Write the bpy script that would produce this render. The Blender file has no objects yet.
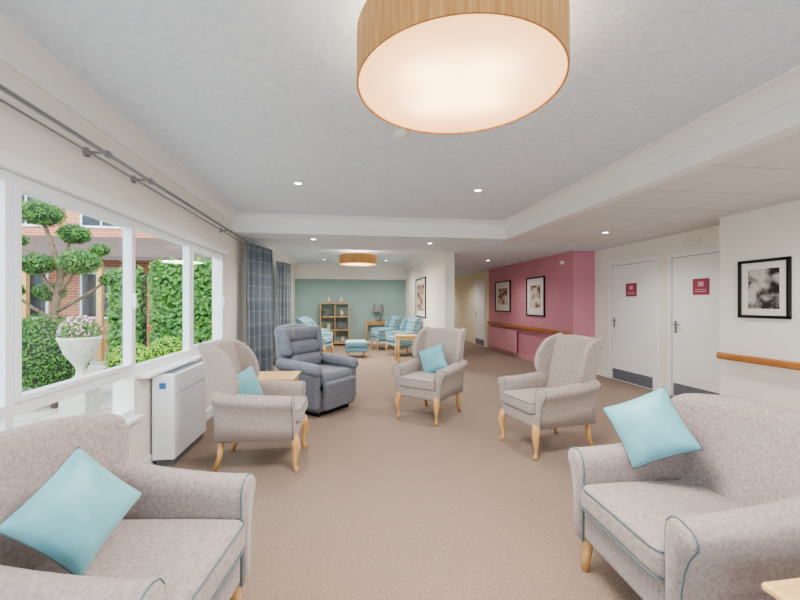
import bpy, bmesh, math, random
from mathutils import Vector, Matrix
random.seed(7)
S=bpy.context.scene
COL=S.collection
def lin(c):
    def f(v):
        v/=255.0
        return v/12.92 if v<=0.04045 else ((v+0.055)/1.055)**2.4
    return (f(c[0]),f(c[1]),f(c[2]),1)
# ---------------- materials
def mat(name,c,rough=0.6,c2=None,scale=20,bump=0,bscale=None,metal=0,detail=4,sheen=0,stretch=None,lo=0.35,hi=0.65,dist=0.01):
    m=bpy.data.materials.new(name); m.use_nodes=True
    nt=m.node_tree; N=nt.nodes; L=nt.links
    b=N['Principled BSDF']; b.inputs['Roughness'].default_value=rough; b.inputs['Metallic'].default_value=metal
    b.inputs['Base Color'].default_value=lin(c)
    if sheen: b.inputs['Sheen Weight'].default_value=sheen
    tc=N.new('ShaderNodeTexCoord'); mp=N.new('ShaderNodeMapping')
    L.new(tc.outputs['Object'],mp.inputs['Vector'])
    if stretch: mp.inputs['Scale'].default_value=stretch
    if c2:
        n=N.new('ShaderNodeTexNoise'); n.inputs['Scale'].default_value=scale; n.inputs['Detail'].default_value=detail
        L.new(mp.outputs['Vector'],n.inputs['Vector'])
        r=N.new('ShaderNodeValToRGB'); r.color_ramp.elements[0].position=lo; r.color_ramp.elements[1].position=hi
        r.color_ramp.elements[0].color=lin(c); r.color_ramp.elements[1].color=lin(c2)
        L.new(n.outputs['Fac'],r.inputs['Fac']); L.new(r.outputs['Color'],b.inputs['Base Color'])
    if bump:
        n2=N.new('ShaderNodeTexNoise'); n2.inputs['Scale'].default_value=bscale or scale; n2.inputs['Detail'].default_value=3
        L.new(mp.outputs['Vector'],n2.inputs['Vector'])
        bp=N.new('ShaderNodeBump'); bp.inputs['Strength'].default_value=bump; bp.inputs['Distance'].default_value=dist
        L.new(n2.outputs['Fac'],bp.inputs['Height']); L.new(bp.outputs['Normal'],b.inputs['Normal'])
    return m
def emis(name,c,s):
    m=bpy.data.materials.new(name); m.use_nodes=True; nt=m.node_tree
    b=nt.nodes['Principled BSDF']; b.inputs['Base Color'].default_value=lin(c)
    b.inputs['Emission Color'].default_value=lin(c); b.inputs['Emission Strength'].default_value=s
    return m
M={}
M['wall']=mat('wall_paint',(242,239,231),0.7,c2=(239,236,227),scale=3)
M['ceil']=mat('ceiling_stipple',(232,240,249),0.9,c2=(222,232,243),scale=30,bump=0.35,bscale=30,dist=0.012)
M['trimw']=mat('white_gloss_trim',(243,244,243),0.4)
M['upvc']=mat('upvc_white',(236,240,246),0.3)
M['pink']=mat('pink_paint',(212,152,166),0.65,c2=(209,148,163),scale=3)
M['pinkl']=mat('pink_radiator',(218,166,178),0.4)
M['teal']=mat('teal_paint',(158,184,182),0.7,c2=(154,180,178),scale=3)
M['carpet']=mat('carpet',(120,100,86),0.95,c2=(164,143,127),scale=110,bump=0.8,bscale=150,detail=7,sheen=0.15,lo=0.3,hi=0.7)
M['fab']=mat('chenille_taupe',(140,128,125),0.85,c2=(166,155,152),scale=70,bump=0.3,bscale=200,detail=8,sheen=0.25,lo=0.32,hi=0.68)
M['fab2']=mat('chenille_beige',(150,138,132),0.85,c2=(176,164,157),scale=70,bump=0.3,bscale=200,detail=8,sheen=0.25,lo=0.32,hi=0.68)
M['pipe']=mat('piping_teal',(92,116,118),0.7)
M['turq']=mat('turquoise_satin',(104,162,174),0.5,c2=(118,176,186),scale=12,bump=0.1,bscale=200,sheen=0.3)
M['grey']=mat('recliner_grey',(104,108,118),0.75,c2=(124,128,138),scale=60,bump=0.2,bscale=200,sheen=0.2)
M['oak']=mat('oak',(192,146,94),0.4,c2=(216,174,122),scale=6,stretch=(8,8,1),bump=0.05)
M['oakl']=mat('oak_light',(214,174,120),0.4,c2=(230,194,144),scale=6,stretch=(1,9,9),bump=0.03)
M['rail']=mat('handrail_oak',(166,108,60),0.35,c2=(190,130,78),scale=6,stretch=(9,1,9))
M['drum']=mat('drum_veneer',(190,140,84),0.5,c2=(216,168,110),scale=14,stretch=(6,6,0.3),detail=6)
M['chrome']=mat('brushed_steel',(170,172,176),0.3,metal=1)
M['steel']=mat('kick_plate',(130,136,146),0.4,metal=0.4)
M['black']=mat('black_frame',(22,22,24),0.35)
M['dark']=mat('dark_window',(40,48,56),0.15)
M['mount']=mat('mount_card',(235,232,226),0.8)
M['photo']=mat('photo_print',(40,38,38),0.5,c2=(200,196,190),scale=7,detail=5,lo=0.42,hi=0.6)
M['photo2']=mat('colour_print',(120,80,70),0.5,c2=(226,214,196),scale=6,detail=5,lo=0.42,hi=0.6)
M['sign']=mat('sign_maroon',(160,76,98),0.5)
M['blue']=mat('blue_sticker',(60,120,180),0.5)
M['leaf']=mat('leaf_green',(48,90,38),0.6,c2=(98,148,58),scale=9)
M['leafb']=mat('leaf_bright',(120,170,44),0.6,c2=(170,208,76),scale=9)
M['leafd']=mat('leaf_dark',(38,66,36),0.7,c2=(70,112,54),scale=6)
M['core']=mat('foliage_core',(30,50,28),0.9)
M['flower']=mat('flower_pink',(200,120,170),0.6,c2=(240,190,215),scale=20)
M['bark']=mat('bark',(90,74,60),0.9,c2=(120,102,84),scale=20,bump=0.4)
M['stone']=mat('cast_stone',(196,192,184),0.85,c2=(176,172,162),scale=14,bump=0.3)
M['roof']=mat('roof_tile',(82,72,70),0.8,c2=(106,90,84),scale=5,stretch=(1,6,6),bump=0.3)
M['shade']=mat('lamp_shade_grey',(130,130,130),0.8)
M['ivory']=mat('ceramic',(210,200,180),0.4)
M['book']=mat('books',(110,70,50),0.7,c2=(90,130,140),scale=30)
def brickmat(name,c1,c2,cm,scale,bw=0.5,rh=0.25,ms=0.02,axis='XZ',offset=0.5):
    m=mat(name,c1,0.85); nt=m.node_tree; N=nt.nodes; L=nt.links; b=N['Principled BSDF']
    tc=N.new('ShaderNodeTexCoord'); sp=N.new('ShaderNodeSeparateXYZ'); cb=N.new('ShaderNodeCombineXYZ')
    L.new(tc.outputs['Object'],sp.inputs[0]); L.new(sp.outputs[axis[0]],cb.inputs[0]); L.new(sp.outputs[axis[1]],cb.inputs[1])
    t=N.new('ShaderNodeTexBrick'); t.inputs['Color1'].default_value=lin(c1); t.inputs['Color2'].default_value=lin(c2); t.inputs['Mortar'].default_value=lin(cm)
    t.inputs['Scale'].default_value=scale; t.inputs['Brick Width'].default_value=bw; t.inputs['Row Height'].default_value=rh; t.inputs['Mortar Size'].default_value=ms
    t.offset=offset
    L.new(cb.outputs[0],t.inputs['Vector']); L.new(t.outputs['Color'],b.inputs['Base Color'])
    return m
M['brick']=brickmat('red_brick',(178,98,70),(202,126,92),(200,180,164),1,0.225,0.075,0.008)
M['tile']=brickmat('ceiling_tiles',(230,231,232),(226,227,228),(190,192,195),1,0.6,0.6,0.005,axis='XY',offset=0.0)
M['paving']=brickmat('paving_slabs',(184,180,172),(170,166,158),(130,126,120),1,0.6,0.45,0.012,axis='XY')
def plaid(name,base,dark,light,s=1.0,ax=('Y','Z'),k=0.5):
    m=mat(name,base,0.85,sheen=0.2); nt=m.node_tree; N=nt.nodes; L=nt.links; b=N['Principled BSDF']
    tc=N.new('ShaderNodeTexCoord'); sp=N.new('ShaderNodeSeparateXYZ'); L.new(tc.outputs['Object'],sp.inputs[0])
    def stripe(a,freq,thr):
        mu=N.new('ShaderNodeMath'); mu.operation='MULTIPLY'; mu.inputs[1].default_value=freq; L.new(sp.outputs[a],mu.inputs[0])
        si=N.new('ShaderNodeMath'); si.operation='SINE'; L.new(mu.outputs[0],si.inputs[0])
        g=N.new('ShaderNodeMath'); g.operation='GREATER_THAN'; g.inputs[1].default_value=thr; L.new(si.outputs[0],g.inputs[0]); 
        h=N.new('ShaderNodeMath'); h.operation='MULTIPLY'; h.inputs[1].default_value=k; L.new(g.outputs[0],h.inputs[0]); return h
    cur=None; src=lin(base)
    for a,f,t,c in ((ax[0],26*s,0.2,dark),(ax[1],20*s,0.2,dark),(ax[0],26*s*2,0.9,light),(ax[1],20*s*2,0.9,light)):
        mx=N.new('ShaderNodeMix'); mx.data_type='RGBA'
        st=stripe(a,f,t); L.new(st.outputs[0],mx.inputs[0])
        if cur is None: mx.inputs[6].default_value=src
        else: L.new(cur,mx.inputs[6])
        mx.inputs[7].default_value=lin(c); cur=mx.outputs[2]
    L.new(cur,b.inputs['Base Color']); return m
M['curtain']=plaid('curtain_tartan',(132,142,150),(104,120,132),(164,170,172),s=0.8,k=0.4)
M['tartan']=plaid('armchair_tartan',(122,166,180),(80,126,148),(206,214,212),s=1.6)
def glassmat():
    m=bpy.data.materials.new('window_glass'); m.use_nodes=True; nt=m.node_tree; N=nt.nodes; L=nt.links
    N.remove(N['Principled BSDF']); o=N['Material Output']
    t=N.new('ShaderNodeBsdfTransparent'); t.inputs[0].default_value=(0.95,0.98,0.97,1)
    g=N.new('ShaderNodeBsdfGlossy'); g.inputs['Roughness'].default_value=0.02
    mx=N.new('ShaderNodeMixShader'); mx.inputs[0].default_value=0.04
    L.new(t.outputs[0],mx.inputs[1]); L.new(g.outputs[0],mx.inputs[2]); L.new(mx.outputs[0],o.inputs['Surface']); return m
M['glass']=glassmat()
def diffuser():
    m=bpy.data.materials.new('lamp_diffuser'); m.use_nodes=True; nt=m.node_tree; N=nt.nodes; L=nt.links
    N.remove(N['Principled BSDF']); o=N['Material Output']
    t=N.new('ShaderNodeBsdfTranslucent'); t.inputs[0].default_value=(0.75,0.67,0.55,1)
    e=N.new('ShaderNodeEmission'); e.inputs[0].default_value=lin((255,218,180)); e.inputs[1].default_value=0.42
    a=N.new('ShaderNodeAddShader'); L.new(t.outputs[0],a.inputs[0]); L.new(e.outputs[0],a.inputs[1]); L.new(a.outputs[0],o.inputs['Surface']); return m
M['diff']=diffuser()
# ---------------- geometry helpers
def empty(name,loc=(0,0,0),rz=0):
    e=bpy.data.objects.new(name,None); COL.objects.link(e); e.location=loc; e.rotation_euler=(0,0,math.radians(rz)); e.empty_display_size=0.1; return e
def addmesh(name,verts,faces,m,parent=None,smooth=False,recalc=True):
    me=bpy.data.meshes.new(name); me.from_pydata([tuple(v) for v in verts],[],faces)
    if recalc:
        bm=bmesh.new(); bm.from_mesh(me); bmesh.ops.recalc_face_normals(bm,faces=bm.faces); bm.to_mesh(me); bm.free()
    if smooth:
        for p in me.polygons: p.use_smooth=True
    o=bpy.data.objects.new(name,me); COL.objects.link(o); me.materials.append(M[m] if isinstance(m,str) else m)
    if parent: o.parent=parent
    return o
def boxes(name,bl,m,parent=None,bevel=0):
    V=[];F=[]
    for a,b in bl:
        i=len(V)
        for x in (a[0],b[0]):
            for y in (a[1],b[1]):
                for z in (a[2],b[2]): V.append((x,y,z))
        F+= [(i,i+1,i+3,i+2),(i+4,i+6,i+7,i+5),(i,i+4,i+5,i+1),(i+2,i+3,i+7,i+6),(i,i+2,i+6,i+4),(i+1,i+5,i+7,i+3)]
    o=addmesh(name,V,F,m,parent)
    if bevel:
        md=o.modifiers.new('bevel','BEVEL'); md.width=bevel; md.segments=3
    return o
def box(name,a,b,m,parent=None,bevel=0): return boxes(name,[(a,b)],m,parent,bevel)
def soft(name,size,r,m,parent=None,loc=(0,0,0),deform=None,seg=4,mid=8,rot=None):
    hs=[s/2 for s in size]; r=min(r,min(hs)*0.999)
    def samples(h):
        o=[]
        for i in range(seg+1): o.append(h-r+r*math.tan(math.radians(45*i/seg)))
        inner=[(-(h-r)+2*(h-r)*i/mid) for i in range(1,mid)]
        return [-v for v in reversed(o)]+inner+o
    sm=[samples(h) for h in hs]
    V=[];F=[];idx={}
    def vid(p):
        k=(round(p[0],6),round(p[1],6),round(p[2],6))
        if k not in idx:
            q=[max(-(h-r),min(h-r,c)) for c,h in zip(p,hs)]
            d=Vector([a-b for a,b in zip(p,q)]); 
            if d.length>1e-9: d.normalize()
            w=Vector(q)+d*r
            if deform: w=Vector(deform(w.x,w.y,w.z))
            idx[k]=len(V); V.append(w)
        return idx[k]
    for ax in range(3):
        u,v=[(1,2),(0,2),(0,1)][ax]
        for sgn in (-1,1):
            for i in range(len(sm[u])-1):
                for j in range(len(sm[v])-1):
                    q=[]
                    for a,b in ((i,j),(i+1,j),(i+1,j+1),(i,j+1)):
                        p=[0,0,0]; p[ax]=sgn*hs[ax]; p[u]=sm[u][a]; p[v]=sm[v][b]; q.append(vid(p))
                    if len(set(q))>2: F.append(tuple(dict.fromkeys(q)))
    R=(rot or Matrix.Identity(3))
    V=[R@v+Vector(loc) for v in V]
    return addmesh(name,V,F,m,parent,smooth=True)
def loft(name,rings,m,parent=None,cap=True,smooth=True):
    V=[];F=[];n=len(rings[0])
    for r in rings: V+=list(r)
    for i in range(len(rings)-1):
        for j in range(n):
            F.append((i*n+j,i*n+(j+1)%n,(i+1)*n+(j+1)%n,(i+1)*n+j))
    if cap: F.append(tuple(range(n))); F.append(tuple(range((len(rings)-1)*n,len(rings)*n)))
    return addmesh(name,V,F,m,parent,smooth)
def tube(name,pts,rad,m,parent=None,n=12):
    pts=[Vector(p) for p in pts]
    if not isinstance(rad,(list,tuple)): rad=[rad]*len(pts)
    rings=[]; ref=None
    for i,p in enumerate(pts):
        t=(pts[min(i+1,len(pts)-1)]-pts[max(i-1,0)]).normalized()
        if ref is None: ref=Vector((1,0,0)) if abs(t.x)<0.8 else Vector((0,1,0))
        a=(ref-t*ref.dot(t)).normalized(); b=t.cross(a); ref=a
        rings.append([p+a*math.cos(2*math.pi*k/n)*rad[i]+b*math.sin(2*math.pi*k/n)*rad[i] for k in range(n)])
    return loft(name,rings,m,parent)
def lathe(name,prof,m,parent=None,loc=(0,0,0),n=32,cap=True):
    rings=[[Vector((loc[0]+r*math.cos(2*math.pi*k/n),loc[1]+r*math.sin(2*math.pi*k/n),loc[2]+z)) for k in range(n)] for r,z in prof]
    return loft(name,rings,m,parent,cap=cap)
def pipe(name,pts,r,m,parent=None,closed=True):
    cu=bpy.data.curves.new(name,'CURVE'); cu.dimensions='3D'; sp=cu.splines.new('POLY'); sp.points.add(len(pts)-1)
    for i,p in enumerate(pts): sp.points[i].co=(p[0],p[1],p[2],1)
    sp.use_cyclic_u=closed; cu.bevel_depth=r; cu.bevel_resolution=2
    o=bpy.data.objects.new(name,cu); COL.objects.link(o); cu.materials.append(M[m])
    if parent: o.parent=parent
    return o
def catmull(P,n=4,closed=True):
    out=[];L_=len(P)
    for i in range(L_):
        p0,p1,p2,p3=[Vector(P[(i+k)%L_]) for k in (-1,0,1,2)]
        for j in range(n):
            t=j/n; out.append(0.5*((2*p1)+(p2-p0)*t+(2*p0-5*p1+4*p2-p3)*t*t+(3*p1-p0-3*p2+p3)*t**3))
    return out
# ---------------- chairs
def arm_ring(x,s,h,zb,yi,fl,sc=1.0,inb=0.0):
    P=[(yi,zb),(yi,zb+(h-zb)*0.5),(yi-0.004,h-0.08),(yi+0.004,h-0.035),(yi+0.022,h-0.010),(yi+0.05,h),(yi+0.05+fl*0.4,h-0.002),
       (yi+0.06+fl*0.8,h-0.016),(yi+0.065+fl,h-0.04),(yi+0.065+fl,h-0.065),(yi+0.062+fl*0.8,h-0.09),(yi+0.065+fl*0.5,h-0.12),(yi+0.065+fl*0.25,h-0.17),(yi+0.068,h-0.25),(yi+0.068,zb)]
    cy=sum(p[0] for p in P)/len(P); cz=sum(p[1] for p in P)/len(P)
    return [Vector((x,s*(cy+(p[0]-cy)*sc),cz+(p[1]-cz)*(1-(1-sc)*0.25))) for p in P]
def chair_arm(par,s,x0,x1,h0,h1,zb,yi,fl,fab,piping):
    rings=[]
    for i in range(13):
        t=i/12; x=x0+(x1-x0)*t; h=h1+(h0-h1)*(1-t)**2.0
        rings.append(arm_ring(x,s,h,zb,yi,fl))
    rings.append(arm_ring(x1+0.012,s,h1-0.002,zb,yi,fl,0.93)); rings.append(arm_ring(x1+0.02,s,h1-0.004,zb,yi,fl,0.78))
    loft('arm',rings,fab,par)
    pipe('arm_piping',arm_ring(x1+0.006,s,h1,zb,yi,fl,1.0),0.0035,piping,par)
def rrect(cx,cy,z,w,d,r,n=5):
    P=[]
    for sx,sy,a0 in ((1,1,0),(-1,1,90),(-1,-1,180),(1,-1,270)):
        for i in range(n+1):
            a=math.radians(a0+90*i/n); P.append((cx+sx*(w/2-r)+r*math.cos(a),cy+sy*(d/2-r)+r*math.sin(a),z))
    return P
def legs(par,fx,bx,y,h,m,cab=False):
    for k,s in enumerate((-1,1)):
        if cab:
            tube('leg_front_%d'%(k+1),[(fx,s*y,h+0.03),(fx+0.012,s*(y+.006),h-0.03),(fx+0.022,s*(y+.012),h*0.72),(fx+0.008,s*(y+0.004),h*0.4),(fx+0.004,s*y,0.05),(fx+0.02,s*(y+.006),0.02),(fx+0.022,s*(y+.006),0)],[0.034,0.036,0.032,0.02,0.014,0.021,0.019],m,par)
        else:
            tube('leg_front_%d'%(k+1),[(fx,s*y,h+0.03),(fx+0.01,s*y,h*0.5),(fx+0.02,s*y,0)],[0.028,0.023,0.016],m,par,n=10)
        tube('leg_back_%d'%(k+1),[(bx,s*y*0.95,h+0.03),(bx-0.02,s*y*0.95,h*0.5),(bx-0.07,s*y*0.95,0)],[0.026,0.021,0.016],m,par,n=10)
def low_armchair(loc,rz,fab='fab'):
    e=empty('upholstered_armchair',(loc[0],loc[1],0),rz)
    soft('base',(0.66,0.60,0.17),0.03,fab,e,(0.0,0,0.255))
    def sd(x,y,z):
        if z>0: z+=0.018*(1-(y/0.27)**2)*(1-(x/0.32)**2)
        return (x,y,z)
    soft('seat',(0.62,0.53,0.135),0.045,fab,e,(0.055,0,0.40),deform=sd)
    pipe('seat_piping',rrect(0.055,0,0.452,0.615,0.525,0.05),0.0035,'pipe',e)
    pipe('seat_piping_low',rrect(0.055,0,0.35,0.615,0.525,0.05),0.0035,'pipe',e)
    def bd(x,y,z):
        t=(z+0.27)/0.54
        xx=x-0.10*t-0.03*t*t+0.11*abs(y/0.36)**3*(0.4+0.6*t)
        if t>0.5: z-=0.025*(y/0.36)**2*(t-0.5)*2
        yy=y*(0.80+0.20*min(1,t*1.3))
        return (xx,yy,z)
    soft('back',(0.14,0.76,0.56),0.05,fab,e,(-0.27,0,0.62),deform=bd,mid=12)
    for s in (-1,1): chair_arm(e,s,-0.33,0.33,0.70,0.61,0.17,0.262,0.07,fab,'pipe')
    legs(e,0.29,-0.28,0.29,0.18,'oak')
    return e
def wingback(loc,rz,fab='fab2',name='wingback_armchair',piping='pipe',H=1.04):
    e=empty(name,(loc[0],loc[1],0),rz)
    soft('base',(0.60,0.54,0.13),0.03,fab,e,(0.02,0,0.325))
    def sd(x,y,z):
        if z>0: z+=0.018*(1-(y/0.26)**2)*(1-(x/0.31)**2)
        return (x,y,z)
    soft('seat',(0.58,0.48,0.12),0.04,fab,e,(0.06,0,0.435),deform=sd)
    pipe('seat_piping',rrect(0.06,0,0.48,0.575,0.475,0.05),0.0035,piping,e)
    hb=H-0.40
    def bd(x,y,z):
        t=(z+hb/2)/hb
        if t>0.5: z-=0.015*(y/0.26)**2*(t-0.5)*2
        return (x-0.16*t,y*(1+0.05*t),z)
    soft('back',(0.11,0.54,hb),0.04,fab,e,(-0.22,0,0.40+hb/2),deform=bd,mid=10)
    out=catmull([(-0.43,H-0.015),(-0.33,H-0.018),(-0.235,H-0.06),(-0.165,H-0.15),(-0.125,H-0.25),(-0.115,H-0.34),(-0.135,0.63),(-0.14,0.54),(-0.28,0.54),(-0.335,0.75)],4)
    cx=sum(p[0] for p in out)/len(out); cz=sum(p[1] for p in out)/len(out)
    for s in (-1,1):
        R=[]
        for dy,sc in ((-0.030,0.80),(-0.029,0.88),(-0.022,0.96),(-0.010,1.0),(0.010,1.0),(0.022,0.96),(0.029,0.88),(0.030,0.80)):
            ring=[]
            for p in out:
                x=cx+(p[0]-cx)*sc; z=cz+(p[1]-cz)*(1-(1-sc)*0.4)
                f=max(0,(x+0.40)/0.28); ring.append(Vector((x,s*(0.262+dy+0.055*f*f*min(1,(z-0.5)/0.3)),z)))
            R.append(ring)
        loft('wing',R,fab,e)
        chair_arm(e,s,-0.30,0.29,0.67,0.62,0.27,0.232,0.065,fab,piping)
    legs(e,0.30,-0.26,0.25,0.27,'oak',cab=True)
    return e
def cushion(name,loc,rot,size=0.42,m='turq',t=0.13):
    e=empty(name,loc)
    h=size/2
    def cd(x,y,z):
        a=min(1,abs(x)/h); b=min(1,abs(y)/h)
        f=((1-a**2.6)*(1-b**2.6))
        z=z*(0.10+0.90*max(0,f)**0.55)
        return (x*(1-0.07*(1-b**2)),y*(1-0.07*(1-a**2)),z)
    soft('pad',(size,size,t),0.02,m,e,deform=cd,mid=16,seg=3)
    P=[]
    n=12
    for k in range(4):
        for i in range(n):
            u=-1+2*i/n; x,y=[(u,-1),(1,u),(-u,1),(-1,-u)][k]
            P.append((x*h*(1-0.07*(1-y*y)),y*h*(1-0.07*(1-x*x)),0))
    pipe('piping',P,0.003,'pipe',e)
    e.rotation_euler=rot.to_euler() if hasattr(rot,'to_euler') else rot
    return e
def orient(normal,roll):
    n=Vector(normal).normalized(); u=Vector((0,0,1)); a=u.cross(n).normalized(); b=n.cross(a)
    Rm=Matrix((a,b,n)).transposed()
    return Rm@Matrix.Rotation(math.radians(roll),3,'Z')
# ---------------- room shell
H1=2.62; H2=2.37
floor=box('floor',(-1.75,-2.6,-0.1),(5.2,16.2,0),'carpet')
box('ceiling',(-1.75,-2.6,H1),(2.57,5.7,H1+0.1),'ceil')
box('ceiling_lounge',(-1.75,7.3,H1),(2.2,12.7,H1+0.1),'ceil')
box('ceiling_dropped',(-1.75,5.7,H2),(2.57,7.3,H1+0.1),'ceil')
box('ceiling_corridor',(2.57,-2.6,H2-0.01),(5.2,6.0,H1+0.1),'tile')
box('ceiling_corridor_far',(2.2,6.0,H2-0.01),(5.2,16.2,H1+0.1),'ceil')
box('trim_1',(2.50,-2.6,H2-0.012),(2.62,5.78,H1),'trimw')
box('trim_2',(-1.6,5.66,H2-0.004),(2.5,5.74,H1),'trimw')
def cove(name,p0,p1,inward,r=0.12):
    p0=Vector(p0);p1=Vector(p1);w=Vector(inward); prof=[(0,0),(0,-r),(0.012,-r),(0.015,-r*0.88)]
    for i in range(7):
        a=math.radians(90*i/6); prof.append((0.015+(r-0.03)*(1-math.cos(a)), -r*0.85+(r*0.85-0.015)*math.sin(a)))
    prof+=[(r,-0.012),(r,0)]
    R=[[p+w*a+Vector((0,0,b)) for a,b in prof] for p in (p0,p1)]
    return loft(name,R,'trimw',smooth=False)
cove('trim_3',(-1.6,-2.5,H1),(-1.6,5.66,H1),(1,0,0))
cove('trim_4',(2.50,-2.5,H1),(2.50,5.66,H1),(-1,0,0))
cove('trim_5',(-1.6,5.66,H1),(2.5,5.66,H1),(0,-1,0))
cove('trim_6',(-1.6,7.3,H1),(-1.6,12.3,H1),(1,0,0))
cove('trim_7',(2.0,7.5,H1),(2.0,12.3,H1),(-1,0,0))
# left wall with openings
WB=0.50;WT=2.0; XL=-1.6; XO=-1.75
boxes('wall_left',[((XO,-2.6,WT),(XL,12.7,H1)),((XO,-2.6,0),(XL,12.7,WB)),((XO,3.17,WB),(XL,5.35,0.80)),
  ((XO,-2.6,WB),(XL,-1.1,WT)),((XO,5.35,WB),(XL,7.0,WT)),((XO,8.5,WB),(XL,9.3,WT)),((XO,11.6,WB),(XL,12.7,WT))],'wall')
boxes('wall_back',[((-1.6,-2.6,0),(5.2,-2.5,0.5)),((-1.6,-2.6,2.25),(5.2,-2.5,H1)),((-1.6,-2.6,0.5),(-1.1,-2.5,2.25)),((3.6,-2.6,0.5),(5.2,-2.5,2.25))],'wall')  # wall behind the camera; wide unglazed opening added so sky light comes in
box('wall_right',(4.35,-2.5,0),(5.2,3.88,H2),'wall')
boxes('wall_doors',[((4.75,3.88,0),(5.2,6.7,H2))],'wall')
box('wall_pink',(4.3,6.7,0),(5.2,11.0,H2),'pink')
box('wall_corridor',(4.3,11.0,0),(5.2,16.2,H2),mat('cream_paint',(234,224,200),0.7))
box('wall_corridor_end',(2.0,16.0,0),(4.3,16.2,H2),mat('cream_paint2',(236,228,208),0.7))
box('wall_teal',(-1.6,12.6,0),(2.0,12.7,2.3),'teal')
box('wall_teal_beam',(-1.6,12.35,2.13),(2.0,12.6,H1),'wall')
box('wall_partition',(2.0,7.5,0),(2.2,16.0,H1),'wall')
# baseboards
box('baseboard_left',(XL,-2.5,0),(XL+0.02,12.6,0.11),'trimw')
box('baseboard_right',(4.33,-2.5,0),(4.35,3.88,0.11),'trimw')
boxes('baseboard_doors',[((4.73,5.03,0),(4.75,5.19,0.11)),((4.73,6.3,0),(4.75,6.7,0.11))],'trimw')
box('baseboard_pink',(4.28,6.7,0),(4.3,11.0,0.12),'pinkl')
box('baseboard_far',(-1.58,12.58,0),(2.0,12.6,0.11),'trimw')
box('baseboard_partition',(1.98,7.5,0),(2.0,12.58,0.11),'trimw')
# windows
def window(name,y0,y1,mull,zb,low_to=None):
    e=empty(name); f=0.045; X0=XL-0.085; X1=XL-0.015
    zt=0.84
    B=[((X0,y0,WT-f),(X1,y1,WT)),((X0,y0,zb),(X1-0.001,y0+f,WT-f)),((X0,y1-f,zb if not low_to else 0.80),(X1-0.001,y1,WT-f))]
    if low_to:
        B+=[((X0,y0,zb),(X1,low_to,zb+f)),((X0,y0,zt-0.04),(X1,y1,zt+0.025))]
    else: B+=[((X0,y0,zb),(X1,y1,zb+f))]
    for m_ in mull:
        w=0.022
        if low_to:
            B.append(((X0+.002,m_-w,zt+0.025),(X1-0.002,m_+w,WT-f)))
            if m_<=low_to: B.append(((X0+.002,m_-w,zb+f),(X1-0.002,m_+w,zt-0.04)))
        else: B.append(((X0+.002,m_-w,zb+f),(X1-0.002,m_+w,WT-f)))
    boxes('frame',B,'upvc',e)
    ed=[y0]+list(mull)+[y1]; sb=[]
    for i in range(len(ed)-1):
        a=ed[i]+0.024;b=ed[i+1]-0.024; z0=(zt+0.025 if low_to else zb+f); z1=WT-f; w=0.03
        if i%2==1 or (low_to and i==len(ed)-2):
            xa=X0+0.02; xb=X1+0.012
            sb+=[((xa,a,z0+w),(xb-.001,a+w,z1-w)),((xa,b-w,z0+w),(xb-.001,b,z1-w)),((xa,a,z0),(xb,b,z0+w)),((xa,a,z1-w),(xb,b,z1))]
            box('handle',(xb,b-0.028,z0+0.45),(xb+0.025,b-0.010,z0+0.57),'upvc',e,0.004)
    boxes('sash',sb,'upvc',e)
    xg=(X0+X1)/2
    boxes('glass',[((xg,y0,zb),(xg+.005,low_to or y1,WT))]+([((xg,low_to,0.82),(xg+.005,y1,WT))] if low_to else []),'glass',e)
    return e
window('window_1',-1.1,5.35,[0.0,1.05,2.10,3.20,4.28],WB,low_to=3.20)
window('window_2',7.0,8.5,[7.75],WB)
window('window_3',9.3,11.6,[10.1,10.85],WB)
box('window_sill_board',(XL,3.2,0.775),(XL+0.10,5.4,0.80),'trimw',bevel=0.005)
box('window_sill_board_low',(XL,-1.1,WB-0.03),(XL+0.06,3.2,WB),'trimw',bevel=0.005)
box('trim_8',(XL,-1.2,WT),(XL+0.03,5.45,WT+0.07),'trimw')
# curtain rail
cr=empty('curtain_rail')
tube('pole',[(-1.47,-2.3,2.29),(-1.47,7.0,2.29)],0.013,'chrome',cr)
tube('pole_rear',[(-1.53,-2.3,2.27),(-1.53,7.0,2.27)],0.007,'chrome',cr)
for y in (-1,0.8,2.62,3.15,5.2,6.95):
    tube('bracket',[(-1.6,y,2.30),(-1.47,y,2.30)],0.009,'chrome',cr); tube('bracket_plate',[(-1.6,y,2.30),(-1.585,y,2.30)],0.03,'chrome',cr)
    tube('bracket_cup',[(-1.47,y-0.015,2.29),(-1.47,y+0.015,2.29)],0.021,'chrome',cr)
def curtain(pts0,pts1,z0=0.03,z1=2.27,folds=7,amp=0.055):
    a=Vector(pts0);b=Vector(pts1); d=(b-a); nrm=Vector((d.y,-d.x)).normalized(); n=folds*14
    V=[];F=[];zs=[z0+(z1-z0)*i/16 for i in range(17)]
    for z in zs:
        k=(z-z0)/(z1-z0)
        for i in range(n+1):
            t=i/n; tt=0.5+(t-0.5)*(1-0.10*k)
            p=a+d*tt+nrm*(amp*math.sin(2*math.pi*folds*t+0.5*math.sin(3*k))*(1-0.3*k)+0.01*math.sin(9*t+4*k))
            V.append((p.x,p.y,z))
    for j in range(16):
        for i in range(n):
            q=j*(n+1)+i; F.append((q,q+1,q+n+2,q+n+1))
    o=addmesh('curtain',V,F,'curtain',None,True,recalc=False)
    s=o.modifiers.new('solid','SOLIDIFY'); s.thickness=0.004
    return o
curtain((-1.49,5.95),(-1.22,6.75),folds=5,amp=0.055)
curtain((-1.49,8.5),(-1.25,9.2),folds=5,amp=0.05)
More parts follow.
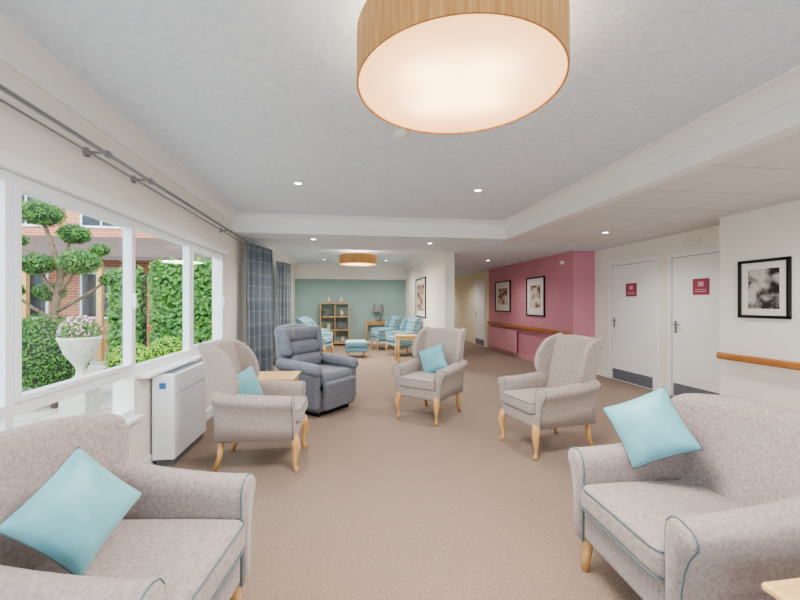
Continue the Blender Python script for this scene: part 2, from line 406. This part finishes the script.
# doors on right
def door(name,x,y0,y1,h=2.02,sign=True):
    e=empty(name)
    boxes('frame',[((x-0.02,y0-0.07,0),(x+0.03,y0,h+0.07)),((x-0.02,y1,0),(x+0.03,y1+0.07,h+0.07)),((x-0.02,y0,h),(x+0.03,y1,h+0.07))],'trimw',e,0.005)
    boxes('rebate',[((x-0.006,y0,0),(x+0.01,y0+0.006,h)),((x-0.006,y1-0.006,0),(x+0.01,y1,h)),((x-0.006,y0,h-0.006),(x+0.01,y1,h))],'steel',e)
    box('leaf',(x-0.008,y0+0.008,0.006),(x+0.03,y1-0.008,h-0.008),'trimw',e,0.003)
    box('kick_plate',(x-0.011,y0+0.03,0.02),(x-0.008,y1-0.03,0.2),'steel',e)
    box('handle_plate',(x-0.014,y1-0.09,0.93),(x-0.008,y1-0.05,1.10),'chrome',e)
    tube('lever',[(x-0.012,y1-0.07,1.05),(x-0.05,y1-0.07,1.05),(x-0.055,y1-0.10,1.05),(x-0.055,y1-0.18,1.05)],0.009,'chrome',e)
    if sign:
        c=(y0+y1)/2
        box('sign',(x-0.014,c-0.12,1.47),(x-0.008,c+0.12,1.69),'sign',e)
        boxes('sign_lettering',[((x-0.016,c-0.08,1.51),(x-0.014,c+0.08,1.52)),((x-0.016,c-0.08,1.535),(x-0.014,c+0.08,1.545)),((x-0.016,c-0.04,1.585),(x-0.014,c+0.04,1.65))],'pinkl',e)
    return e
door('door_1',4.75,5.27,6.22); door('door_2',4.75,4.02,4.95)
door('door_3',4.3,11.35,12.2,sign=False)
# handrails
def handrail(x,y0,y1,z):
    e=empty('handrail')
    soft('rail',(0.05,y1-y0,0.075),0.02,'rail',e,(x-0.065,(y0+y1)/2,z))
    n=max(2,int((y1-y0)/1.0)+1)
    for i in range(n):
        y=y0+0.12+(y1-y0-0.24)*i/(n-1); tube('bracket',[(x,y,z-0.02),(x-0.065,y,z-0.01)],0.012,'chrome',e)
handrail(4.35,-2.3,3.85,0.755); handrail(4.3,6.75,10.9,0.77)
rd=empty('wall_radiator'); box('panel',(4.21,9.0,0.1),(4.26,10.9,0.66),'pinkl',rd,0.01)
box('top_grille',(4.2,9.0,0.64),(4.3,10.9,0.67),'pinkl',rd,0.005)
boxes('fins',[((4.205,9.03+i*0.05,0.13),(4.211,9.055+i*0.05,0.62)) for i in range(37)],'pinkl',rd)
boxes('mounts',[((4.25,9.2,0.3),(4.3,9.25,0.5)),((4.25,10.6,0.3),(4.3,10.65,0.5))],'pinkl',rd)
# pictures on walls facing -X
def picture(x,y0,y1,z0,z1,pm='photo',fw=0.03,mt=0.09):
    e=empty('framed_picture'); d=0.03
    boxes('frame',[((x-d,y0,z0),(x,y0+fw,z1)),((x-d,y1-fw,z0),(x,y1,z1)),((x-d,y0,z0),(x,y1,z0+fw)),((x-d,y0,z1-fw),(x,y1,z1))],'black',e,0.003)
    box('mount',(x-0.012,y0+fw,z0+fw),(x,y1-fw,z1-fw),'mount',e)
    box('print',(x-0.014,y0+fw+mt,z0+fw+mt),(x-0.011,y1-fw-mt,z1-fw-mt),pm,e)
picture(4.35,3.15,3.65,1.20,1.82,mt=0.07)
picture(4.3,7.72,8.55,1.06,1.95,'photo2',mt=0.16); picture(4.3,9.45,10.45,1.12,1.96,'photo2',mt=0.17)
picture(2.0,9.3,10.6,0.98,2.02,'photo2',mt=0.14)
box('wall_notice',(4.735,6.48,2.07),(4.75,6.62,2.13),'mount'); box('exit_sign',(4.73,4.5,2.16),(4.75,4.75,2.25),'mount')
box('wall_sensor',(4.25,7.0,2.13),(4.3,7.08,2.2),'mount',bevel=0.01)
# ---------------- pendant lamps
def pendant(x,y,zb=2.30,R=0.445,h=0.215,bulbs=16,glow=55):
    e=empty('drum_ceiling_lamp',(x,y,0)); n=96
    V=[];F=[]
    for r,z in ((R,0),(R,h),(R-0.008,h),(R-0.008,0)):
        for k in range(n): V.append((r*math.cos(2*math.pi*k/n),r*math.sin(2*math.pi*k/n),zb+z))
    for j in range(4):
        for k in range(n): F.append((j*n+k,j*n+(k+1)%n,((j+1)%4)*n+(k+1)%n,((j+1)%4)*n+k))
    o=addmesh('drum_shade',V,F,'drum',e,True)
    m=o.modifiers.new('es','EDGE_SPLIT')
    lathe('diffuser',[(R-0.009,zb+0.006),(R-0.009,zb+0.010)],'diff',e,n=96)
    for s in (1,-1):
        tube('spider_bar',[(-(R-0.01),0,zb+h-0.03),((R-0.01),0,zb+h-0.03)] if s>0 else [(0,-(R-0.01),zb+h-0.03),(0,R-0.01,zb+h-0.03)],0.005,'chrome',e)
    tube('stem',[(0,0,zb+h-0.03),(0,0,H1)],0.01,'chrome',e)
    lathe('ceiling_rose',[(0.06,H1-0.03),(0.06,H1)],'trimw',e)
    for k in range(4):
        a=2*math.pi*k/4+0.5
        L=bpy.data.lights.new('bulb','POINT'); L.energy=bulbs/4; L.color=(1,0.88,0.72); L.shadow_soft_size=0.05
        o=bpy.data.objects.new('bulb_light',L); COL.objects.link(o); o.parent=e; o.location=(0.19*math.cos(a),0.19*math.sin(a),zb+0.14)
    A=bpy.data.lights.new('glow','AREA'); A.shape='DISK'; A.size=2*R-0.05; A.energy=glow; A.color=(1,0.94,0.86)
    o=bpy.data.objects.new('diffuser_light',A); COL.objects.link(o); o.parent=e; o.location=(0,0,zb-0.004)
pendant(0.495,1.62,R=0.447); pendant(0.30,9.05,zb=2.27,R=0.44,glow=65)
lens=emis('downlight_lens',(255,248,238),8)
def downlight(x,y,z,energy=25):
    e=empty('recessed_downlight',(x,y,0))
    lathe('bezel',[(0.05,z-0.004),(0.047,z-0.008),(0.036,z-0.006),(0.034,z)],'trimw',e,n=24)
    lathe('lens',[(0.034,z-0.007),(0.034,z-0.0075)],lens,e,n=24)
    L=bpy.data.lights.new('spot','SPOT'); L.energy=energy; L.spot_size=math.radians(150); L.spot_blend=0.9; L.color=(1,0.95,0.89); L.shadow_soft_size=0.08
    o=bpy.data.objects.new('spot_light',L); COL.objects.link(o); o.parent=e; o.location=(0,0,z-0.02)
for p in ((-0.49,4.10,H1),(1.465,4.07,H1),(-0.5,6.13,H2),(1.41,6.26,H2),(3.64,4.9,H2-0.01),(3.64,2.4,H2-0.01),(3.64,0.2,H2-0.01),(3.3,8.5,H2-0.01),(3.3,12.2,H2-0.01),(-0.5,-1.0,H1),(1.46,-1.0,H1),(-0.6,11.2,H1),(1.2,11.2,H1),(3.2,15,H2-0.01)):  # downlights behind the camera are unseen, added to raise the room light
    downlight(*p,energy=62)
sm=empty('smoke_detector',(0.40,2.77,0)); lathe('body',[(0.055,H1),(0.055,H1-0.02),(0.04,H1-0.045),(0.02,H1-0.05)],'trimw',sm)
# ---------------- storage heater
ht=empty('storage_heater'); box('body',(-1.575,3.38,0.06),(-1.40,4.12,0.765),'upvc',ht,0.012)
box('plinth',(-1.56,3.42,0),(-1.42,4.08,0.06),'steel',ht)
boxes('top_grille',[((-1.54,3.45+i*0.04,0.764),(-1.43,3.47+i*0.04,0.769)) for i in range(16)],'steel',ht)
box('seam',(-1.401,3.40,0.60),(-1.398,4.10,0.604),'steel',ht); box('sticker',(-1.515,3.377,0.65),(-1.465,3.38,0.70),'blue',ht)
# ---------------- furniture
low_armchair((-0.80,1.46),-8); low_armchair((1.50,1.47),177)
wingback((-0.70,3.42),-2); wingback((1.90,3.40),190); wingback((1.02,4.52),228)
cushion('turquoise_cushion',(-0.875,1.40,0.675),orient((0.80,-0.45,0.42),33),0.29)
cushion('turquoise_cushion',(1.50,1.70,0.74),orient((-0.72,-0.66,0.33),30),0.31)
cushion('turquoise_cushion',(-0.84,3.42,0.62),orient((1,-0.45,0.35),10),0.33)
cushion('turquoise_cushion',(1.07,4.57,0.66),orient((-0.75,-0.85,0.35),25),0.34)
def recliner(loc,rz):
    e=empty('recliner_armchair',(loc[0],loc[1],0),rz); e.scale=(1.08,1.08,1.03)
    soft('base',(0.62,0.60,0.24),0.03,'grey',e,(-0.02,0,0.17))
    box('plinth',(-0.3,-0.26,0.0),(0.24,0.26,0.06),'black',e)
    soft('seat',(0.58,0.50,0.17),0.07,'grey',e,(0.06,0,0.42))
    soft('footrest',(0.09,0.52,0.34),0.04,'grey',e,(0.34,0,0.24),deform=lambda x,y,z:(x+0.05*(z/0.17)*0.3,y,z))
    soft('back_shell',(0.14,0.60,0.70),0.06,'grey',e,(-0.27,0,0.70),deform=lambda x,y,z:(x-0.16*(z+0.35)/0.7,y*(1-0.10*max(0,z)/0.35),z-0.04*(y/0.3)**2*max(0,z)/0.35))
    for i in range(3):
        z=0.58+0.17*i; soft('back_pillow_%d'%(i+1),(0.15,0.48-0.02*i,0.19),0.075,'grey',e,(-0.19-0.22*(z-0.5),0,z))
    for s in (-1,1):
        soft('head_wing',(0.14,0.09,0.34),0.04,'grey',e,(-0.24,s*0.265,0.84),deform=lambda x,y,z:(x-0.06*(z+0.17)/0.34,y,z))
        soft('arm_panel',(0.62,0.10,0.42),0.035,'grey',e,(0.0,s*0.315,0.30))
        soft('arm_pad',(0.66,0.15,0.13),0.06,'grey',e,(0.01,s*0.32,0.565),deform=lambda x,y,z:(x,y,z-0.03*max(0,x/0.33)**2+0.02*max(0,-x/0.33)))
    for k,(x,y) in enumerate(((0.24,0.24),(0.24,-0.24),(-0.26,0.24),(-0.26,-0.24))): tube('leg_%d'%(k+1),[(x,y,0.08),(x,y,0)],0.025,'black',e)
recliner((-0.35,5.02),-40)
def side_table(loc,rz,w=0.46,d=0.46,h=0.50,name='side_table',m='oakl'):
    e=empty(name,(loc[0],loc[1],0),rz)
    soft('top',(w,d,0.028),0.012,m,e,(0,0,h-0.014))
    a=w/2-0.05;b=d/2-0.05
    boxes('apron',[((-a,-b-0.01,h-0.10),(a,-b+0.01,h-0.028)),((-a,b-0.01,h-0.10),(a,b+0.01,h-0.028)),((-a-0.01,-b,h-0.10),(-a+0.01,b,h-0.028)),((a-0.01,-b,h-0.10),(a+0.01,b,h-0.028))],m,e)
    k=0
    for sx in (-1,1):
        for sy in (-1,1):
            k+=1; tube('leg_%d'%k,[(sx*a,sy*b,h-0.03),(sx*(a+0.012),sy*(b+0.012),0)],[0.025,0.018],m,e,n=8)
    return e
side_table((-0.76,4.17),-3,0.52,0.46,0.60)
side_table((1.49,0.765),0,0.47,0.46,0.51)
side_table((1.40,8.7),0,0.5,0.5,0.62)
for l,r in (((-0.72,9.75),-20),((-0.80,10.9),-10),((1.46,9.78),200),((1.15,11.15),195)):
    wingback(l,r,'tartan','tartan_armchair','turq',H=0.98)
ot=empty('tartan_footstool',(0.27,9.6,0)); soft('pad',(0.55,0.50,0.16),0.06,'tartan',ot,(0,0,0.34)); soft('base',(0.53,0.48,0.14),0.02,'tartan',ot,(0,0,0.22))
for k,(x,y) in enumerate(((.2,.18),(.2,-.18),(-.2,.18),(-.2,-.18))): tube('leg_%d'%(k+1),[(x,y,0.16),(x,y,0)],[0.022,0.016],'oak',ot)
bk=empty('bookcase',(-0.33,12.38,0))
B=[((-0.46,-0.17,0),(-0.43,0.17,1.36)),((0.43,-0.17,0),(0.46,0.17,1.36)),((-0.01,-0.15,0.06),(0.01,0.15,1.34))]
for z in (0.06,0.48,0.90,1.33): B.append(((-0.46,-0.17,z),(0.46,0.17,z+0.03)))
boxes('carcass',B,'oak',bk,0.003)
bo=[];
for (x0,z) in ((-0.38,0.09),(0.10,0.51),(-0.36,0.93)):
    x=x0
    for i in range(6):
        w=random.uniform(0.025,0.04); bo.append(((x,-0.1,z),(x+w,0.08,z+random.uniform(0.2,0.28)))); x+=w+0.002
boxes('books',bo,'book',bk)
for (x,z) in ((0.22,0.93),(-0.2,0.51),(0.25,0.09),(-0.2,1.36),(0.2,1.36)):
    lathe('vase',[(0.03,z),(0.06,z+0.06),(0.055,z+0.12),(0.025,z+0.17),(0.035,z+0.20)],'ivory',bk,loc=(x,0,0),n=20)
side_table((1.05,12.3),0,0.85,0.36,0.76,name='console_table',m='oak')
tl=empty('table_lamp',(1.05,12.3,0.76)); lathe('base',[(0.07,0),(0.09,0.04),(0.10,0.12),(0.06,0.2),(0.02,0.26),(0.015,0.34)],'shade',tl)
lathe('shade',[(0.19,0.32),(0.15,0.56)],'shade',tl,cap=False); 
# ---------------- garden
box('ground',(-30,-12,-0.30),(-1.75,40,-0.12),'paving')
def leafcloud(name,blobs,dens,ls,m,parent=None,core='core'):
    V=[];F=[]
    for (cx,cy,cz,rx,ry,rz) in blobs:
        area=4*math.pi*((rx*ry+ry*rz+rx*rz)/3); n=int(area*dens)
        for i in range(n):
            z=random.uniform(-1,1);a=random.uniform(0,2*math.pi);q=math.sqrt(1-z*z); s=random.uniform(0.88,1.08)
            nrm=Vector((q*math.cos(a),q*math.sin(a),z)); p=Vector((cx+nrm.x*rx*s,cy+nrm.y*ry*s,cz+nrm.z*rz*s))
            t=Vector((random.gauss(0,1),random.gauss(0,1),random.gauss(0,1))); nn=(nrm+t*0.45).normalized()
            u=nn.orthogonal().normalized(); u=Matrix.Rotation(random.uniform(0,6.28),3,nn)@u; w=nn.cross(u); l=ls*random.uniform(0.7,1.3)
            k=len(V); V+=[p-u*l,p+w*l*0.5,p+u*l,p-w*l*0.5]; F.append((k,k+1,k+2,k+3))
    o=addmesh(name,V,F,m,parent,recalc=False)
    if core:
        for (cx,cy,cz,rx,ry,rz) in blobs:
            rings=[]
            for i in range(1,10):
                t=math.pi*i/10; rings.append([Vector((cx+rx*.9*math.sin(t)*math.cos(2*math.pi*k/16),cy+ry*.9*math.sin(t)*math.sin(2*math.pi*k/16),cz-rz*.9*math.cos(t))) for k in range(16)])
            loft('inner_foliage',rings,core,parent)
    return o
def P(px,py,d):
    r=(px-400)/380*d; return Vector((r*.9898+d*.1426,-r*.1426+d*.9898,1.36-(py-303)*d/380))
tp=empty('cloud_pruned_tree'); D=5.4; u=D/380
bl=[]; trunk=P(58,300,D); bx,by=trunk.x,trunk.y
tips=[]
for (px,py,r,dd) in ((42,213,18,0),(74,234,14,.2),(80,262,17,-.1),(36,264,14,-.2),(100,250,9,.3),(50,292,13,.1),(14,240,11,.2),(108,280,8,0.2),(8,290,12,-.2)):
    p=P(px,py,D+dd); bl.append((p.x,p.y,p.z,r*u,r*u,r*u*0.72)); tips.append(p)
p=P(46,350,D); low=(p.x,p.y,p.z-0.05,0.48,0.48,0.55)
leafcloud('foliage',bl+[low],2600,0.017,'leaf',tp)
tube('trunk',[(bx,by,-0.12),(bx+.05,by,0.6),(bx-.05,by,1.2),(bx+.04,by,1.8),(tips[0].x,tips[0].y,tips[0].z-.05)],[0.08,0.06,0.05,0.04,0.02],'bark',tp)
for t in tips[1:]:
    tube('branch',[(bx,by,max(0.5,t.z-0.45)),((bx+t.x)/2,(by+t.y)/2,t.z-0.25),tuple(t)],[0.03,0.022,0.014],'bark',tp)
# urn
q=P(80,330,4.7); ur=empty('garden_urn',(q.x,q.y,-0.12)); ur.scale=(0.66,0.66,0.95)
box('plinth',(-0.22,-0.22,0),(0.22,0.22,0.45),'stone',ur,0.015)
box('plinth_cap',(-0.26,-0.26,0.45),(0.26,0.26,0.51),'stone',ur,0.015)
lathe('bowl',[(0.17,0.51),(0.16,0.56),(0.07,0.62),(0.06,0.70),(0.12,0.78),(0.24,0.90),(0.29,1.02),(0.33,1.08),(0.34,1.12),(0.29,1.12),(0.27,1.05)],'stone',ur)
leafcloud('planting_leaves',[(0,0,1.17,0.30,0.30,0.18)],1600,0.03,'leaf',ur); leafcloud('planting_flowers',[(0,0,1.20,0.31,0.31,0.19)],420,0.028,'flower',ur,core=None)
for (px,py,d,r,m) in ((131,350,6.3,0.33,'leafb'),(168,342,7.6,0.33,'leafb'),(12,350,6.2,0.4,'leafb')):
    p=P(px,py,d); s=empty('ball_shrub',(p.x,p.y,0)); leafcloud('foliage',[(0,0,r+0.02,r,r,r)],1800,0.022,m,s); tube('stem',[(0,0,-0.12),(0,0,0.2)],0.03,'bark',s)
bed=empty('flower_bed')
bb=[]
for i in range(14):
    x=-9.4+i*0.24; bb.append((x,8.4+random.uniform(-.3,.3),0.1+random.uniform(0,.25),0.35,0.3,0.35))
leafcloud('foliage',bb,300,0.06,'leaf',bed); leafcloud('flowers',bb[::3],60,0.05,'flower',bed,core=None)
# building
bd_=empty('brick_building')
box('walls',(-18,12.0,-0.12),(-2.6,13,6.5),'brick',bd_)
loft('roof',[[Vector((x,11.5,6.4)),Vector((x,11.5,6.5)),Vector((x,15.5,9.6)),Vector((x,15.5,9.4))] for x in (-18.3,-2.4)],'roof',bd_,smooth=False)
for x in (-16,-13.6,-11.2,-8.8,-6.9,-4.9):
    for z in (0.9,3.5):
        w=0.55
        box('window_reveal',(x-w,11.96,z),(x+w,12.02,z+1.35),'trimw',bd_); 
        boxes('window_panes',[((x-w+.07,11.94,z+.07),(x-.03,11.97,z+1.28)),((x+.03,11.94,z+.07),(x+w-.07,11.97,z+1.28))],'dark',bd_)
        box('lintel',(x-w-.1,11.95,z+1.35),(x+w+.1,12.01,z+1.5),'stone',bd_)
loft('verandah_roof',[[Vector((x,10.6,2.45)),Vector((x,10.6,2.55)),Vector((x,12.0,3.25)),Vector((x,12.0,3.1))] for x in (-9.8,-2.9)],'roof',bd_,smooth=False)
for x in (-9.6,-7.9,-6.2,-4.5,-3.0): box('verandah_post',(x-.06,10.65,-0.12),(x+.06,10.77,2.48),'oak',bd_)
def ivy(x0,x1,y,z0,z1,n,m='leafd'):
    iv=empty('ivy_hedge')
    V=[];F=[]
    for i in range(n):
        p=Vector((random.uniform(x0,x1),y-random.uniform(0,0.3),random.uniform(z0,z1)-random.uniform(0,.25)))
        nn=Vector((random.gauss(0,.5),-1,random.gauss(0.3,.5))).normalized(); u_=Matrix.Rotation(random.uniform(0,6.28),3,nn)@nn.orthogonal().normalized(); w=nn.cross(u_); l=random.uniform(.04,.08)
        k=len(V); V+=[p-u_*l,p+w*l*.6,p+u_*l,p-w*l*.6]; F.append((k,k+1,k+2,k+3))
    addmesh('leaves',V,F,m,iv,recalc=False)
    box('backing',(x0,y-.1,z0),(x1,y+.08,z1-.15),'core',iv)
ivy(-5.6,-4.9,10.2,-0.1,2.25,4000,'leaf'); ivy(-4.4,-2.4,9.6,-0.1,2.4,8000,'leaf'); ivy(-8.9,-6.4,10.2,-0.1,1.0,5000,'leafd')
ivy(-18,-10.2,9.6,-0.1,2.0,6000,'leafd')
# ---------------- world + light
w=bpy.data.worlds.new('sky'); S.world=w; w.use_nodes=True; nt=w.node_tree; N=nt.nodes; L=nt.links
bg=N['Background']; bg.inputs[0].default_value=(0.82,0.91,1.0,1); bg.inputs[1].default_value=3.0
sun=bpy.data.lights.new('sun','SUN'); sun.energy=1.8; sun.angle=math.radians(20); so=bpy.data.objects.new('sun',sun); COL.objects.link(so)
so.rotation_euler=(math.radians(42),0,math.radians(15))
# camera
cam=bpy.data.cameras.new('camera'); co=bpy.data.objects.new('camera',cam); COL.objects.link(co)
cam.sensor_width=36; cam.lens=17.1; cam.shift_y=0.00375; cam.clip_start=0.02
co.location=(0,0,1.36); co.rotation_euler=(math.radians(90),0,math.radians(-8.2))
S.camera=co
S.view_settings.view_transform='AgX'; S.view_settings.exposure=0.5
try: S.view_settings.look='AgX - Medium High Contrast'
except Exception: pass
